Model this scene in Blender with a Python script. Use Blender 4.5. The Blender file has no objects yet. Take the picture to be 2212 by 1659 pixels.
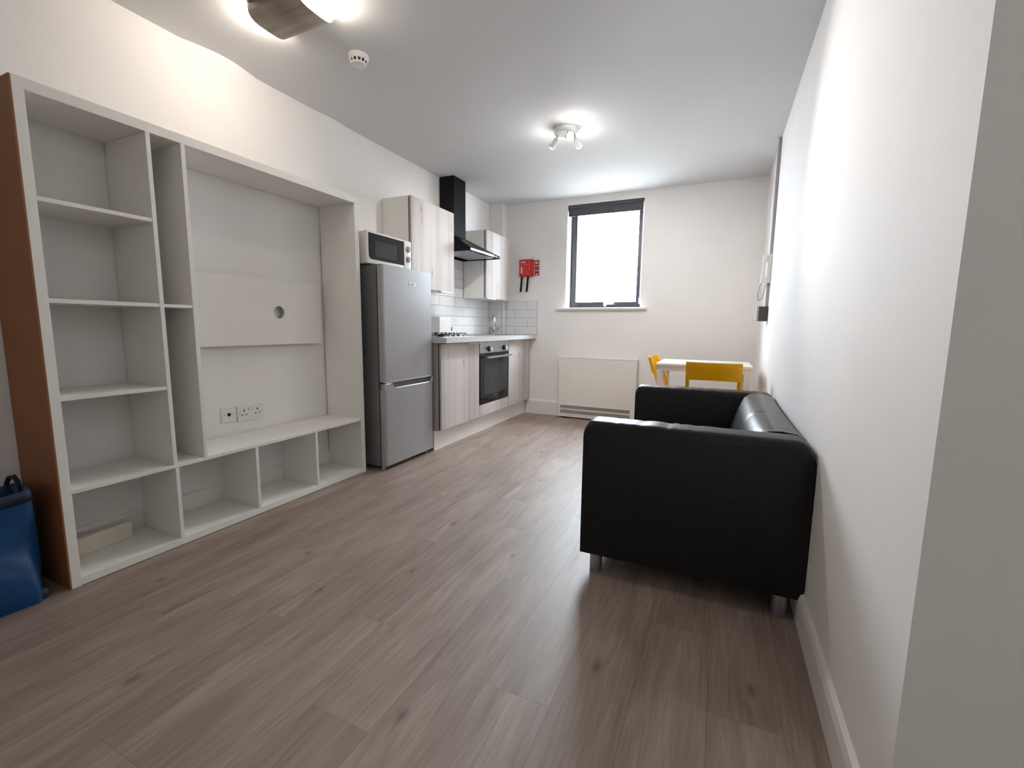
import bpy, bmesh, math, random
from mathutils import Vector, Matrix
random.seed(7)
PI = math.pi
S = bpy.context.scene
COL = S.collection

# ------------------------------------------------------------------ camera
CX, CZ, YAW, PITCH, ROLL, FPX = 2.5412, 1.0334, .4305, .1277, .0117, 968.28
fw = Vector((-math.sin(YAW)*math.cos(PITCH), math.cos(YAW)*math.cos(PITCH), -math.sin(PITCH)))
r0 = Vector((math.cos(YAW), math.sin(YAW), 0)); u0 = r0.cross(fw)
rt = math.cos(ROLL)*r0 + math.sin(ROLL)*u0
up = -math.sin(ROLL)*r0 + math.cos(ROLL)*u0
cd = bpy.data.cameras.new('camera'); cam = bpy.data.objects.new('camera', cd); COL.objects.link(cam)
m = Matrix((rt, up, -fw)).transposed().to_4x4(); m.translation = Vector((CX, 0, CZ))
cam.matrix_world = m
cd.sensor_fit = 'HORIZONTAL'; cd.sensor_width = 36; cd.lens = FPX/2212*36
cd.clip_start = .02; cd.clip_end = 100
S.camera = cam

# ------------------------------------------------------------------ light and exposure
SKY = 40.0            # overcast daylight outside
SPOT_C = 60.0         # kitchen spotlight head that faces the camera
SPOT_L = 24.0         # head over the worktop
SPOT_R = 32.0         # head towards the table
SPILL = 0.7            # stray light around each head
OPAL = 47.0           # radiance of the opal body of the near ceiling light
HALL = 19.0           # hallway globe behind the camera
w = bpy.data.worlds.new('overcast_sky'); S.world = w; w.use_nodes = True
bg = w.node_tree.nodes['Background']
bg.inputs[0].default_value = (.82, .91, 1, 1); bg.inputs[1].default_value = SKY
S.view_settings.view_transform = 'Standard'; S.view_settings.look = 'None'
S.view_settings.exposure = 0.62; S.view_settings.gamma = 1.0; S.view_settings.use_curve_mapping = False

# ------------------------------------------------------------------ helpers
def lin(r, g, b):
    f = lambda c: (c/255)/12.92 if c/255 <= .04045 else (((c/255)+.055)/1.055)**2.4
    return (f(r), f(g), f(b), 1)

def mat(name, rgb, rough=.5, metal=0, spec=.5, var=.04, vscale=8, bump=0, bscale=60, coat=0):
    M = bpy.data.materials.new(name); M.use_nodes = True
    nt = M.node_tree; b = nt.nodes['Principled BSDF']
    b.inputs['Roughness'].default_value = rough; b.inputs['Metallic'].default_value = metal
    b.inputs['Specular IOR Level'].default_value = spec
    b.inputs['Coat Weight'].default_value = coat
    c = lin(*rgb)
    tc = nt.nodes.new('ShaderNodeTexCoord')
    n = nt.nodes.new('ShaderNodeTexNoise'); n.inputs['Scale'].default_value = vscale; n.inputs['Detail'].default_value = 3
    nt.links.new(tc.outputs['Object'], n.inputs['Vector'])
    r = nt.nodes.new('ShaderNodeValToRGB')
    r.color_ramp.elements[0].position = .3; r.color_ramp.elements[1].position = .7
    r.color_ramp.elements[0].color = tuple(x*(1-var) for x in c[:3])+(1,)
    r.color_ramp.elements[1].color = tuple(min(1, x*(1+var)) for x in c[:3])+(1,)
    nt.links.new(n.outputs['Fac'], r.inputs['Fac']); nt.links.new(r.outputs['Color'], b.inputs['Base Color'])
    if bump:
        n2 = nt.nodes.new('ShaderNodeTexNoise'); n2.inputs['Scale'].default_value = bscale; n2.inputs['Detail'].default_value = 4
        nt.links.new(tc.outputs['Object'], n2.inputs['Vector'])
        bp = nt.nodes.new('ShaderNodeBump'); bp.inputs['Strength'].default_value = bump; bp.inputs['Distance'].default_value = .01
        nt.links.new(n2.outputs['Fac'], bp.inputs['Height']); nt.links.new(bp.outputs['Normal'], b.inputs['Normal'])
    return M

def emit(name, rgb, strength):
    M = bpy.data.materials.new(name); M.use_nodes = True
    nt = M.node_tree; nt.nodes.clear()
    e = nt.nodes.new('ShaderNodeEmission'); o = nt.nodes.new('ShaderNodeOutputMaterial')
    e.inputs[0].default_value = rgb+(1,); e.inputs[1].default_value = strength
    nt.links.new(e.outputs[0], o.inputs[0]); return M

def grain_mat(name, dark, light, axis='Z', sc=(30, 30, 1.2), rough=.5, knots=True):
    """pale printed wood with soft bands along one axis"""
    M = bpy.data.materials.new(name); M.use_nodes = True
    nt = M.node_tree; L = nt.links; b = nt.nodes['Principled BSDF']; b.inputs['Roughness'].default_value = rough
    tc = nt.nodes.new('ShaderNodeTexCoord'); mp = nt.nodes.new('ShaderNodeMapping'); mp.inputs['Scale'].default_value = sc
    L.new(tc.outputs['Object'], mp.inputs['Vector'])
    n = nt.nodes.new('ShaderNodeTexNoise'); n.inputs['Scale'].default_value = 1; n.inputs['Detail'].default_value = 6; n.inputs['Distortion'].default_value = .6
    L.new(mp.outputs[0], n.inputs['Vector'])
    mp2 = nt.nodes.new('ShaderNodeMapping'); mp2.inputs['Scale'].default_value = tuple(s*.22 for s in sc)
    L.new(tc.outputs['Object'], mp2.inputs['Vector'])
    n2 = nt.nodes.new('ShaderNodeTexNoise'); n2.inputs['Scale'].default_value = 1; n2.inputs['Detail'].default_value = 3
    L.new(mp2.outputs[0], n2.inputs['Vector'])
    mx = nt.nodes.new('ShaderNodeMath'); mx.operation = 'MULTIPLY_ADD'; mx.inputs[1].default_value = .35
    md = nt.nodes.new('ShaderNodeMath'); md.operation = 'MULTIPLY'; md.inputs[1].default_value = .65
    L.new(n2.outputs['Fac'], md.inputs[0]); L.new(n.outputs['Fac'], mx.inputs[0]); L.new(md.outputs[0], mx.inputs[2])
    r = nt.nodes.new('ShaderNodeValToRGB'); r.color_ramp.elements[0].position = .36; r.color_ramp.elements[1].position = .6
    r.color_ramp.elements[0].color = lin(*dark); r.color_ramp.elements[1].color = lin(*light)
    L.new(mx.outputs[0], r.inputs['Fac'])
    out = r.outputs['Color']
    if knots:
        v = nt.nodes.new('ShaderNodeTexVoronoi'); v.inputs['Scale'].default_value = 1; v.inputs['Randomness'].default_value = 1
        mp3 = nt.nodes.new('ShaderNodeMapping'); mp3.inputs['Scale'].default_value = (7, 7, 3.2)
        L.new(tc.outputs['Object'], mp3.inputs['Vector']); L.new(mp3.outputs[0], v.inputs['Vector'])
        mr = nt.nodes.new('ShaderNodeMapRange'); mr.inputs[1].default_value = .03; mr.inputs[2].default_value = .16; mr.inputs[3].default_value = .6; mr.inputs[4].default_value = 0
        L.new(v.outputs['Distance'], mr.inputs[0])
        mix = nt.nodes.new('ShaderNodeMixRGB'); mix.inputs[2].default_value = lin(*[int(c*.72) for c in dark])
        L.new(mr.outputs[0], mix.inputs[0]); L.new(out, mix.inputs[1]); out = mix.outputs[0]
    L.new(out, b.inputs['Base Color']); return M

OFF = {}
def obj(name, bm, M=None, parent=None, smooth=False, local=False, sharp=35):
    off = OFF.get(parent, Vector((0, 0, 0)))
    if parent is not None and not local:
        bmesh.ops.translate(bm, verts=bm.verts, vec=-off)
    bmesh.ops.recalc_face_normals(bm, faces=bm.faces)
    me = bpy.data.meshes.new(name); bm.to_mesh(me); bm.free()
    if smooth:
        for p in me.polygons: p.use_smooth = True
        me.set_sharp_from_angle(angle=math.radians(sharp))
    o = bpy.data.objects.new(name, me); COL.objects.link(o)
    if M: me.materials.append(M)
    if parent is not None: o.parent = parent
    OFF[o] = off if parent is not None else Vector((0, 0, 0))
    return o

def tag(o, label, cat, group=None):
    o['label'] = label; o['category'] = cat
    if group: o['group'] = group
    return o

def thing(name, label, cat, loc=(0, 0, 0), rz=0, group=None):
    o = bpy.data.objects.new(name, None); COL.objects.link(o); o.empty_display_size = .05
    o.location = loc; o.rotation_euler = (0, 0, rz); OFF[o] = Vector(loc)
    return tag(o, label, cat, group)

def struct(name, bm, M, **k):
    o = obj(name, bm, M, **k); o['kind'] = 'structure'; return o

def B(*boxes, bev=0, seg=2):
    """boxes given as (x0,x1,y0,y1,z0,z1)"""
    bm = bmesh.new()
    for x0, x1, y0, y1, z0, z1 in boxes:
        r = bmesh.ops.create_cube(bm, size=1)
        for v in r['verts']:
            v.co = Vector(((x0+x1)/2+v.co.x*(x1-x0), (y0+y1)/2+v.co.y*(y1-y0), (z0+z1)/2+v.co.z*(z1-z0)))
    if bev:
        bmesh.ops.bevel(bm, geom=list(bm.edges), offset=bev, segments=seg, profile=.5, affect='EDGES')
    return bm

def frame_of(d):
    d = d.normalized(); a = Vector((0, 0, 1)) if abs(d.z) < .9 else Vector((1, 0, 0))
    x = d.cross(a).normalized(); return x, d.cross(x).normalized(), d

def revolve(bm, p, d, prof, n=24):
    """lathe: profile [(radius, distance along d)] from p"""
    p = Vector(p); X, Y, D = frame_of(Vector(d)); rings = []
    for r, t in prof:
        if r < 1e-6: rings.append([bm.verts.new(p+D*t)])
        else: rings.append([bm.verts.new(p+D*t+(X*math.cos(2*PI*i/n)+Y*math.sin(2*PI*i/n))*r) for i in range(n)])
    for a, b in zip(rings, rings[1:]):
        for i in range(n):
            j = (i+1) % n
            if len(a) == 1 and len(b) == 1: continue
            if len(a) == 1: bm.faces.new((a[0], b[i], b[j]))
            elif len(b) == 1: bm.faces.new((a[i], a[j], b[0]))
            else: bm.faces.new((a[i], a[j], b[j], b[i]))
    for rr in (rings[0], rings[-1]):
        if len(rr) > 1: bm.faces.new(rr)
    return bm

def cyl(p0, p1, r, n=20, bm=None, r2=None):
    bm = bm or bmesh.new(); p0 = Vector(p0); p1 = Vector(p1)
    return revolve(bm, p0, p1-p0, [(r, 0), (r if r2 is None else r2, (p1-p0).length)], n)

def tube(pts, r, n=10, bm=None):
    bm = bm or bmesh.new(); pts = [Vector(p) for p in pts]; rings = []
    for i, p in enumerate(pts):
        d = (pts[min(i+1, len(pts)-1)]-pts[max(i-1, 0)])
        X, Y, D = frame_of(d)
        rr = r[i] if isinstance(r, (list, tuple)) else r
        rings.append([bm.verts.new(p+(X*math.cos(2*PI*k/n)+Y*math.sin(2*PI*k/n))*rr) for k in range(n)])
    for a, b in zip(rings, rings[1:]):
        best = min(range(n), key=lambda s: (a[0].co-b[s].co).length)
        for k in range(n):
            bm.faces.new((a[k], a[(k+1) % n], b[(k+1+best) % n], b[(k+best) % n]))
    bm.faces.new(rings[0]); bm.faces.new(rings[-1]); return bm

def prism(poly, axis, a0, a1, bm=None):
    """polygon extruded along an axis; poly holds the two other coordinates in xyz order"""
    bm = bm or bmesh.new()
    def P(q, a): return {'x': (a, q[0], q[1]), 'y': (q[0], a, q[1]), 'z': (q[0], q[1], a)}[axis]
    va = [bm.verts.new(P(q, a0)) for q in poly]; vb = [bm.verts.new(P(q, a1)) for q in poly]
    n = len(poly); bm.faces.new(va); bm.faces.new(vb)
    for i in range(n): bm.faces.new((va[i], va[(i+1) % n], vb[(i+1) % n], vb[i]))
    return bm

def text(body, size, M, parent, loc, rot, name='lettering', ext=.0008):
    c = bpy.data.curves.new('t', 'FONT'); c.body = body; c.size = size; c.extrude = ext; c.resolution_u = 2
    t = bpy.data.objects.new('t', c); COL.objects.link(t)
    me = bpy.data.meshes.new_from_object(t.evaluated_get(bpy.context.evaluated_depsgraph_get()))
    bpy.data.objects.remove(t); bpy.data.curves.remove(c)
    me.name = name; me.materials.clear(); me.materials.append(M)
    me.transform(Matrix.Translation(Vector(loc)-OFF.get(parent, Vector())) @ rot.to_4x4())
    o = bpy.data.objects.new(name, me); COL.objects.link(o); o.parent = parent; OFF[o] = OFF[parent]; return o
ROT_FX = Matrix(((0, 0, 1), (1, 0, 0), (0, 1, 0)))       # text on a face looking to +x, reads along +y
ROT_FY = Matrix(((1, 0, 0), (0, 0, -1), (0, 1, 0)))      # text on a face looking to -y, reads along +x

# ------------------------------------------------------------------ materials
M_WALL = mat('wall_paint', (246, 243, 241), .75, var=.015, vscale=3, bump=.04, bscale=90)
M_CEIL = mat('ceiling_paint', (218, 218, 220), .85, var=.01, vscale=2)
M_GREYWALL = mat('hall_paint', (240, 238, 234), .8, var=.02)
M_SKIRT = mat('skirting_gloss', (242, 238, 233), .4, var=.01)
M_WHITE = mat('white_melamine', (243, 240, 235), .42, var=.012)
M_BROWN = mat('brown_board', (150, 96, 58), .6, var=.08, vscale=5)
M_WPLAS = mat('white_plastic', (236, 235, 232), .35, var=.01)
M_GPLAS = mat('grey_plastic', (176, 174, 174), .4, var=.02)
M_DGREY = mat('dark_grey_plastic', (74, 70, 72), .5, var=.03)
M_BLACK = mat('black_plastic', (18, 18, 20), .35, var=.05)
M_BGLASS = mat('black_glass', (14, 15, 20), .08, var=.03)
M_HOOD = mat('black_hood_metal', (12, 12, 15), .42, spec=.18, var=.05)
M_MGLASS = mat('smoked_glass', (52, 55, 58), .15, var=.05)
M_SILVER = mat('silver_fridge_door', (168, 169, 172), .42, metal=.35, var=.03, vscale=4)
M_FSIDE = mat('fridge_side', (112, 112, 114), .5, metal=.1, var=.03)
M_CHROME = mat('chrome', (214, 216, 220), .12, metal=1, var=.02)
M_STEEL = mat('brushed_steel', (186, 190, 200), .3, metal=.9, var=.04, vscale=20)
M_ALU = mat('satin_aluminium', (232, 232, 234), .35, metal=.15, var=.02)
M_TILE = mat('white_glazed_tile', (232, 232, 232), .12, var=.015, vscale=5)
M_GROUT = mat('grey_grout', (150, 148, 146), .9, var=.05)
M_DOORW = grain_mat('whitewashed_wood', (180, 171, 168), (214, 208, 205), sc=(26, 26, 1.0), rough=.45)
M_TOP = mat('worktop_laminate', (214, 214, 216), .25, var=.03, vscale=40)
M_LEATHER = mat('black_leather', (11, 11, 12), .42, spec=.35, var=.1, vscale=14, bump=.22, bscale=26)
M_LEATHS = mat('black_leather_smooth', (16, 16, 18), .33, spec=.45, var=.1, vscale=14, bump=.12, bscale=12)
M_YEL = mat('yellow_plastic', (255, 184, 10), .38, var=.03)
M_RED = mat('red_plastic', (196, 22, 28), .35, var=.05)
M_SIGNR = mat('sign_red', (168, 18, 26), .5, var=.03)
M_PRINT = mat('white_print', (240, 232, 228), .6, var=.01)
M_PINK = mat('faded_print', (214, 110, 104), .6, var=.05)
M_STRAP = mat('black_webbing', (8, 8, 8), .8, var=.1)
M_FRAME = mat('grey_window_frame', (52, 50, 60), .35, var=.04)
M_BLIND = mat('charcoal_blind', (84, 84, 92), .8, var=.05, vscale=60)
M_HEAT = mat('cream_enamel', (244, 240, 234), .4, var=.012)
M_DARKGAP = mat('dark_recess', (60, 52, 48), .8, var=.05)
M_BAG = mat('blue_woven_plastic', (6, 66, 118), .4, var=.22, vscale=9, bump=.5, bscale=14)
M_BAGD = mat('navy_webbing', (14, 26, 56), .6, var=.1)
M_LAMPC = grain_mat('lamp_wood_print', (120, 108, 96), (168, 156, 142), sc=(2, 28, 28), rough=.5, knots=False)
M_TIMBER = mat('painted_timber', (228, 220, 204), .6, var=.02)
M_LEAF = mat('leaf_green', (26, 60, 40), .6, var=.2)
M_BARK = mat('bark', (90, 76, 62), .9, var=.2)
M_GROUND = mat('paving', (150, 148, 142), .9, var=.06)

def floor_material():
    M = bpy.data.materials.new('grey_oak_plank'); M.use_nodes = True
    nt = M.node_tree; L = nt.links; N = nt.nodes.new; b = nt.nodes['Principled BSDF']
    geo = N('ShaderNodeNewGeometry'); oi = N('ShaderNodeObjectInfo')
    sep = N('ShaderNodeSeparateXYZ'); L.new(geo.outputs['Position'], sep.inputs[0])
    def mth(op, a, b_=None, c=None):
        n = N('ShaderNodeMath'); n.operation = op
        for i, x in enumerate((a, b_, c)):
            if x is None: continue
            if isinstance(x, (int, float)): n.inputs[i].default_value = x
            else: L.new(x, n.inputs[i])
        return n.outputs[0]
    rnd = mth('MULTIPLY', oi.outputs['Random'], 37.0)
    knots = [(2.264, 1.254, 1.2), (2.688, 1.355, 1.0), (1.835, .858, 1.1), (1.05, .62, 1.2), (1.33, 1.92, .9), (1.9, 2.3, 1),
             (.9, 1.37, .7), (1.18, 1.18, .8), (1.5, 2.75, .9), (1.75, 1.75, .7), (1.0, 2.6, .8), (2.05, .62, .8), (1.42, 1.45, .7), (.55, .95, .8), (1.25, 3.4, .9), (1.0, 4.2, .9)]
    kmask = None; warp = None
    for kx, ky, s in knots:
        dx = mth('DIVIDE', mth('SUBTRACT', sep.outputs[0], kx), .011*s)
        dy = mth('DIVIDE', mth('SUBTRACT', sep.outputs[1], ky), .023*s)
        d2 = mth('ADD', mth('MULTIPLY', dx, dx), mth('MULTIPLY', dy, dy))
        k = mth('EXPONENT', mth('MULTIPLY', d2, -.9)); wv = mth('EXPONENT', mth('MULTIPLY', d2, -.06))
        kmask = k if kmask is None else mth('MAXIMUM', kmask, k)
        warp = wv if warp is None else mth('MAXIMUM', warp, wv)
    gx = mth('ADD', mth('ADD', mth('MULTIPLY', sep.outputs[0], 1.0), mth('MULTIPLY', warp, .018)), rnd)
    gy = mth('ADD', sep.outputs[1], rnd)
    def noise(sx, sy, det, dist=0):
        c = N('ShaderNodeCombineXYZ'); L.new(mth('MULTIPLY', gx, sx), c.inputs[0]); L.new(mth('MULTIPLY', gy, sy), c.inputs[1])
        n = N('ShaderNodeTexNoise'); n.inputs['Scale'].default_value = 1; n.inputs['Detail'].default_value = det; n.inputs['Distortion'].default_value = dist
        L.new(c.outputs[0], n.inputs['Vector']); return n.outputs['Fac']
    fine = noise(120, 6.5, 5, .4); mid = noise(30, 2.4, 5, 1.2); big = noise(7, 1.3, 4, .9)
    fac = mth('ADD', mth('ADD', mth('MULTIPLY', fine, .26), mth('MULTIPLY', mid, .34)), mth('MULTIPLY', big, .40))
    r = N('ShaderNodeValToRGB'); e = r.color_ramp.elements
    e[0].position = .36; e[0].color = lin(126, 107, 95); e[1].position = .66; e[1].color = lin(178, 161, 149)
    q = e.new(.5); q.color = lin(152, 133, 119)
    L.new(fac, r.inputs['Fac'])
    lime = N('ShaderNodeMapRange'); lime.inputs[1].default_value = .62; lime.inputs[2].default_value = .76; lime.inputs[4].default_value = .35
    L.new(noise(220, 3.0, 3), lime.inputs[0])
    mx = N('ShaderNodeMixRGB'); mx.inputs[2].default_value = lin(196, 182, 168); L.new(lime.outputs[0], mx.inputs[0]); L.new(r.outputs['Color'], mx.inputs[1])
    tone = N('ShaderNodeMapRange'); tone.inputs[3].default_value = .92; tone.inputs[4].default_value = .98; L.new(oi.outputs['Random'], tone.inputs[0])
    hv = N('ShaderNodeHueSaturation'); L.new(tone.outputs[0], hv.inputs['Value']); L.new(mx.outputs[0], hv.inputs['Color'])
    mk = N('ShaderNodeMixRGB'); mk.inputs[2].default_value = lin(66, 50, 40)
    L.new(mth('MULTIPLY', kmask, .7), mk.inputs[0]); L.new(hv.outputs[0], mk.inputs[1])
    L.new(mk.outputs[0], b.inputs['Base Color'])
    rr = N('ShaderNodeMapRange'); rr.inputs[3].default_value = .46; rr.inputs[4].default_value = .60; L.new(mid, rr.inputs[0]); L.new(rr.outputs[0], b.inputs['Roughness'])
    b.inputs['Specular IOR Level'].default_value = 1.0
    b.inputs['Coat Weight'].default_value = .25; b.inputs['Coat Roughness'].default_value = .5
    bp = N('ShaderNodeBump'); bp.inputs['Strength'].default_value = .12; bp.inputs['Distance'].default_value = .002
    L.new(fac, bp.inputs['Height']); L.new(bp.outputs['Normal'], b.inputs['Normal'])
    return M
M_FLOOR = floor_material()

def pane_material():
    M = bpy.data.materials.new('clear_pane'); M.use_nodes = True; nt = M.node_tree; nt.nodes.clear()
    t = nt.nodes.new('ShaderNodeBsdfTransparent'); g = nt.nodes.new('ShaderNodeBsdfGlossy'); g.inputs['Roughness'].default_value = .02
    mx = nt.nodes.new('ShaderNodeMixShader'); mx.inputs[0].default_value = .06; o = nt.nodes.new('ShaderNodeOutputMaterial')
    nt.links.new(t.outputs[0], mx.inputs[1]); nt.links.new(g.outputs[0], mx.inputs[2]); nt.links.new(mx.outputs[0], o.inputs[0]); return M
M_PANE = pane_material()

# ------------------------------------------------------------------ room shell
W, D, H = 2.868, 4.951, 2.444
Y0 = -1.9; XH = 4.1; YR = .925
WX0, WX1, WZ0, WZ1 = .925, 1.75, 1.249, 2.368      # window opening
fl = struct('floor', B((-.1, XH+.1, Y0-.1, D+.3, -.12, -.008)), M_DARKGAP)
# planks, each a piece of its own
PW, PL, GAP = .196, 1.225, .0005
joint = {0: 1.55, 1: .62, 2: 1.05, 3: .35, 4: .78, 5: 1.13, 6: .48, 7: 1.0, 8: .15, 9: .83, 10: .42, 11: 1.2, 12: .1, 13: .7, 14: .3}
plank_mesh = {}
def plank(x0, x1, y0, y1):
    key = (round(x1-x0, 4), round(y1-y0, 4))
    if key not in plank_mesh:
        a, c = key
        bm = B((GAP/2, a-GAP/2, GAP/2, c-GAP/2, -.008, 0))
        me = bpy.data.meshes.new('plank'); bm.to_mesh(me); bm.free(); me.materials.append(M_FLOOR); plank_mesh[key] = me
    o = bpy.data.objects.new('plank', plank_mesh[key]); COL.objects.link(o); o.location = (x0, y0, 0); o.parent = fl
k = -8
for k in range(-7, 15):
    x1 = 2.574-PW*(k-1); x0 = x1-PW
    xa, xb = max(x0, 0), min(x1, XH)
    if xb-xa < .01: continue
    ys = joint.get(k-1 if k > 0 else 0, (k*.37) % PL) if k > 0 else (k*.41) % PL
    ymax = D if xa < W-.02 else (YR if xa >= W-.001 else D)
    y = ys-PL*4
    while y < ymax:
        a, c = max(y, Y0), min(y+PL, ymax)
        if c-a > .02: plank(xa, xb, a, c)
        y += PL
struct('ceiling', B((-.1, XH+.1, Y0-.1, D+.3, H, H+.1)), M_CEIL)
wl = struct('wall_left', B((-.1, 0, Y0-.1, D+.3, -.1, H+.02)), M_WALL)
# lumpy plaster where the wall meets the ceiling
def bulge(y0, y1, zlow, amp, nm):
    bm = bmesh.new(); ny, nz = 28, 12; g = []
    for i in range(ny+1):
        row = []
        for j in range(nz+1):
            u, v = i/ny, j/nz; y = y0+(y1-y0)*u; z = zlow+(H+.004-zlow)*v
            s = (math.sin(PI*u)**1.1 if 0 < u < 1 else 0)*(v*v*(3-2*v))
            row.append(bm.verts.new((amp*s-.0015, y, z)))
        g.append(row)
    for i in range(ny):
        for j in range(nz): bm.faces.new((g[i][j], g[i+1][j], g[i+1][j+1], g[i][j+1]))
    obj('plaster_bulge', bm, M_WALL, wl, smooth=True, sharp=80)
bulge(1.50, 1.93, 2.30, .045, 'a'); bulge(2.34, 2.62, 2.36, .016, 'b')
wb = struct('wall_back', B((-.1, WX0, D, D+.3, -.1, H+.02), (WX1, W+.1, D, D+.3, -.1, H+.02), (WX0, WX1, D, D+.3, -.1, WZ0), (WX0, WX1, D, D+.3, WZ1, H+.02)), M_WALL)
BX, BY = .170, 4.8413
wc = struct('wall_corner', B((-.02, BX, BY, D+.05, -.1, H+.02)), M_WALL)
wr = struct('wall_right', B((W, W+.1, YR+.1, D+.3, -.1, H+.02), (W, XH+.1, YR, YR+.1, -.1, H+.02)), M_WALL)
struct('wall_hall', B((XH, XH+.1, Y0-.1, YR+.1, -.1, H+.02)), M_GREYWALL)
struct('wall_near', B((-.1, XH+.1, Y0-.1, Y0, -.1, H+.02)), M_GREYWALL)
def board(nm, poly, axis, a0, a1): return struct(nm, prism(poly, axis, a0, a1), M_SKIRT)
board('baseboard_right', [(W, 0), (W-.018, 0), (W-.018, .095), (W-.012, .112), (W, .118)], 'y', YR, D)
board('baseboard_left', [(0, 0), (.015, 0), (.015, .105), (.010, .12), (0, .126)], 'y', Y0, 2.95)
board('baseboard_back', [(D, 0), (D-.018, 0), (D-.018, .15), (D-.012, .165), (D, .172)], 'x', .47, W-.01)
bpy.data.objects['baseboard_right'].data.materials[0] = M_SKIRT

# splashback tiles: 300 x 98 mm, half bond
tile_mesh = {}
def tile(parent, orient, a0, a1, z0, z1, plane):
    g = .0013
    key = (orient, round(a1-a0, 3), round(z1-z0, 3))
    if key not in tile_mesh:
        _, L_, h = key
        if orient == 'x': bm = B((-.003, .007, g, L_-g, g, h-g))
        else: bm = B((g, L_-g, -.007, .003, g, h-g))
        bmesh.ops.bevel(bm, geom=list(bm.edges), offset=.0012, segments=1, affect='EDGES')
        me = bpy.data.meshes.new('tile'); bm.to_mesh(me); bm.free(); me.materials.append(M_TILE); tile_mesh[key] = me
    o = bpy.data.objects.new('tile', tile_mesh[key]); COL.objects.link(o); o.parent = parent
    o.location = (plane, a0, z0) if orient == 'x' else (a0, plane, z0)
RZ = [.9385+.0979*i for i in range(9)]
for i in range(8):
    z0, z1 = RZ[i], RZ[i+1]
    lo, hi = (3.0, BY) if i < 4 else (3.615, 4.228)
    j0 = 3.927 if i % 2 == 0 else 4.071
    # rows 0 and 2 share joints, rows 1 and 3 the others
    y = j0-.3*5
    while y < hi:
        a, c = max(y, lo), min(y+.2995, hi)
        if c-a > .012: tile(wl, 'x', a, c, z0, z1, .003)
        y += .2995
    if i < 4:
        tile(wc, 'y', .010, BX, z0, z1, BY-.003)
        tile(wc, 'x', BY+.0, D-.010, z0, z1, BX+.003)
        s = .463 if i % 2 == 1 else .292
        tile(wb, 'y', BX+.010, s, z0, z1, D-.003); tile(wb, 'y', s, .583, z0, z1, D-.003)
obj('grout', B((-.002, .0045, 3.0, BY, .93, RZ[4]), (-.002, .0045, 3.612, 4.232, .93, RZ[8])), M_GROUT, wl)
obj('grout', B((0, BX+.0045, BY-.0045, D, .93, RZ[4])), M_GROUT, wc)
obj('grout', B((BX, .583, D-.0045, D+.01, .93, RZ[4])), M_GROUT, wb)

# ------------------------------------------------------------------ window
win = bpy.data.objects.new('window_1', None); COL.objects.link(win); win['kind'] = 'structure'; OFF[win] = Vector((1.337, 5.14, WZ0)); win.location = OFF[win]
FY0, FY1 = 5.115, 5.175
def ring(x0, x1, z0, z1, wdt, y0, y1): return B((x0, x0+wdt, y0, y1, z0, z1), (x1-wdt, x1, y0, y1, z0, z1), (x0+wdt, x1-wdt, y0, y1, z0, z0+wdt), (x0+wdt, x1-wdt, y0, y1, z1-wdt, z1))
obj('window_frame', ring(WX0, WX1, WZ0, WZ1, .034, FY0, FY1), M_FRAME, win)
sa = obj('sash', ring(WX0+.026, WX1-.026, WZ0+.026, WZ1-.026, .045, FY0-.014, FY1-.01), M_FRAME, win)
obj('pane', B((WX0+.066, WX1-.066, 5.14, 5.146, WZ0+.066, WZ1-.066)), M_PANE, win)
obj('pane', B((WX0+.066, WX1-.066, 5.156, 5.162, WZ0+.066, WZ1-.066)), M_PANE, win)
hb = B((1.333, 1.358, FY0-.05, FY0-.012, WZ0+.02, WZ0+.065), (1.333, 1.445, FY0-.062, FY0-.045, WZ0+.042, WZ0+.066), bev=.003)
obj('window_handle', hb, M_WPLAS, win)
obj('window_sill', B((.815, 1.822, D-.045, 5.12, WZ0-.022, WZ0+.001), bev=.004), M_SKIRT, win)
bl = thing('roller_blind', 'charcoal roller blind rolled up at the top of the window', 'blind', (1.337, 5.0, 2.26))
obj('cassette', B((.928, 1.742, 4.958, 5.03, 2.336, 2.362), bev=.003), M_BLIND, bl)
obj('fabric', B((.932, 1.735, 4.966, 4.972, 2.258, 2.345)), M_BLIND, bl)
obj('roll', cyl((.932, 5.0, 2.318), (1.735, 5.0, 2.318), .024, 18), M_BLIND, bl, smooth=True)
obj('bottom_bar', B((.932, 1.735, 4.963, 4.976, 2.250, 2.262), bev=.002), M_BLIND, bl)
ch = bmesh.new()
for dy in (0, .022): tube([(1.741, 4.965+dy, 2.34), (1.7415, 4.965+dy, 1.9), (1.741, 4.966+dy, 1.34)], .0035, 6, ch)
co = obj('cord', ch, M_WPLAS, bl)
obj('cord_weight', B((1.732, 1.747, 4.958, 4.996, 1.29, 1.35), bev=.004), M_WPLAS, bl)
struct('ground', B((-6, 9, D+.35, 16, -.3, -.1)), M_GROUND)
TC, TR = Vector((2.80, 7.35, 1.75)), Vector((1.50, 1.05, 1.75))
sh = thing('garden_tree', 'dense leafy green tree outside beyond the window', 'tree', (TC.x, TC.y, -.1))
st = tube([(TC.x, TC.y, -.1), (TC.x+.04, TC.y, .6), (TC.x-.03, TC.y+.02, 1.4), (TC.x, TC.y, 2.4)], [.09, .075, .06, .02], 10); lf = bmesh.new()
for i in range(14):
    a = i*2.4; e = Vector((TC.x+.8*TR.x*math.cos(a), TC.y+.8*TR.y*math.sin(a), .7+.15*i))
    tube([(TC.x, TC.y, .5+.12*i), (TC.x*.5+e.x*.5, TC.y*.5+e.y*.5, e.z-.02), e], [.03, .018, .006], 6, st)
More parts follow.
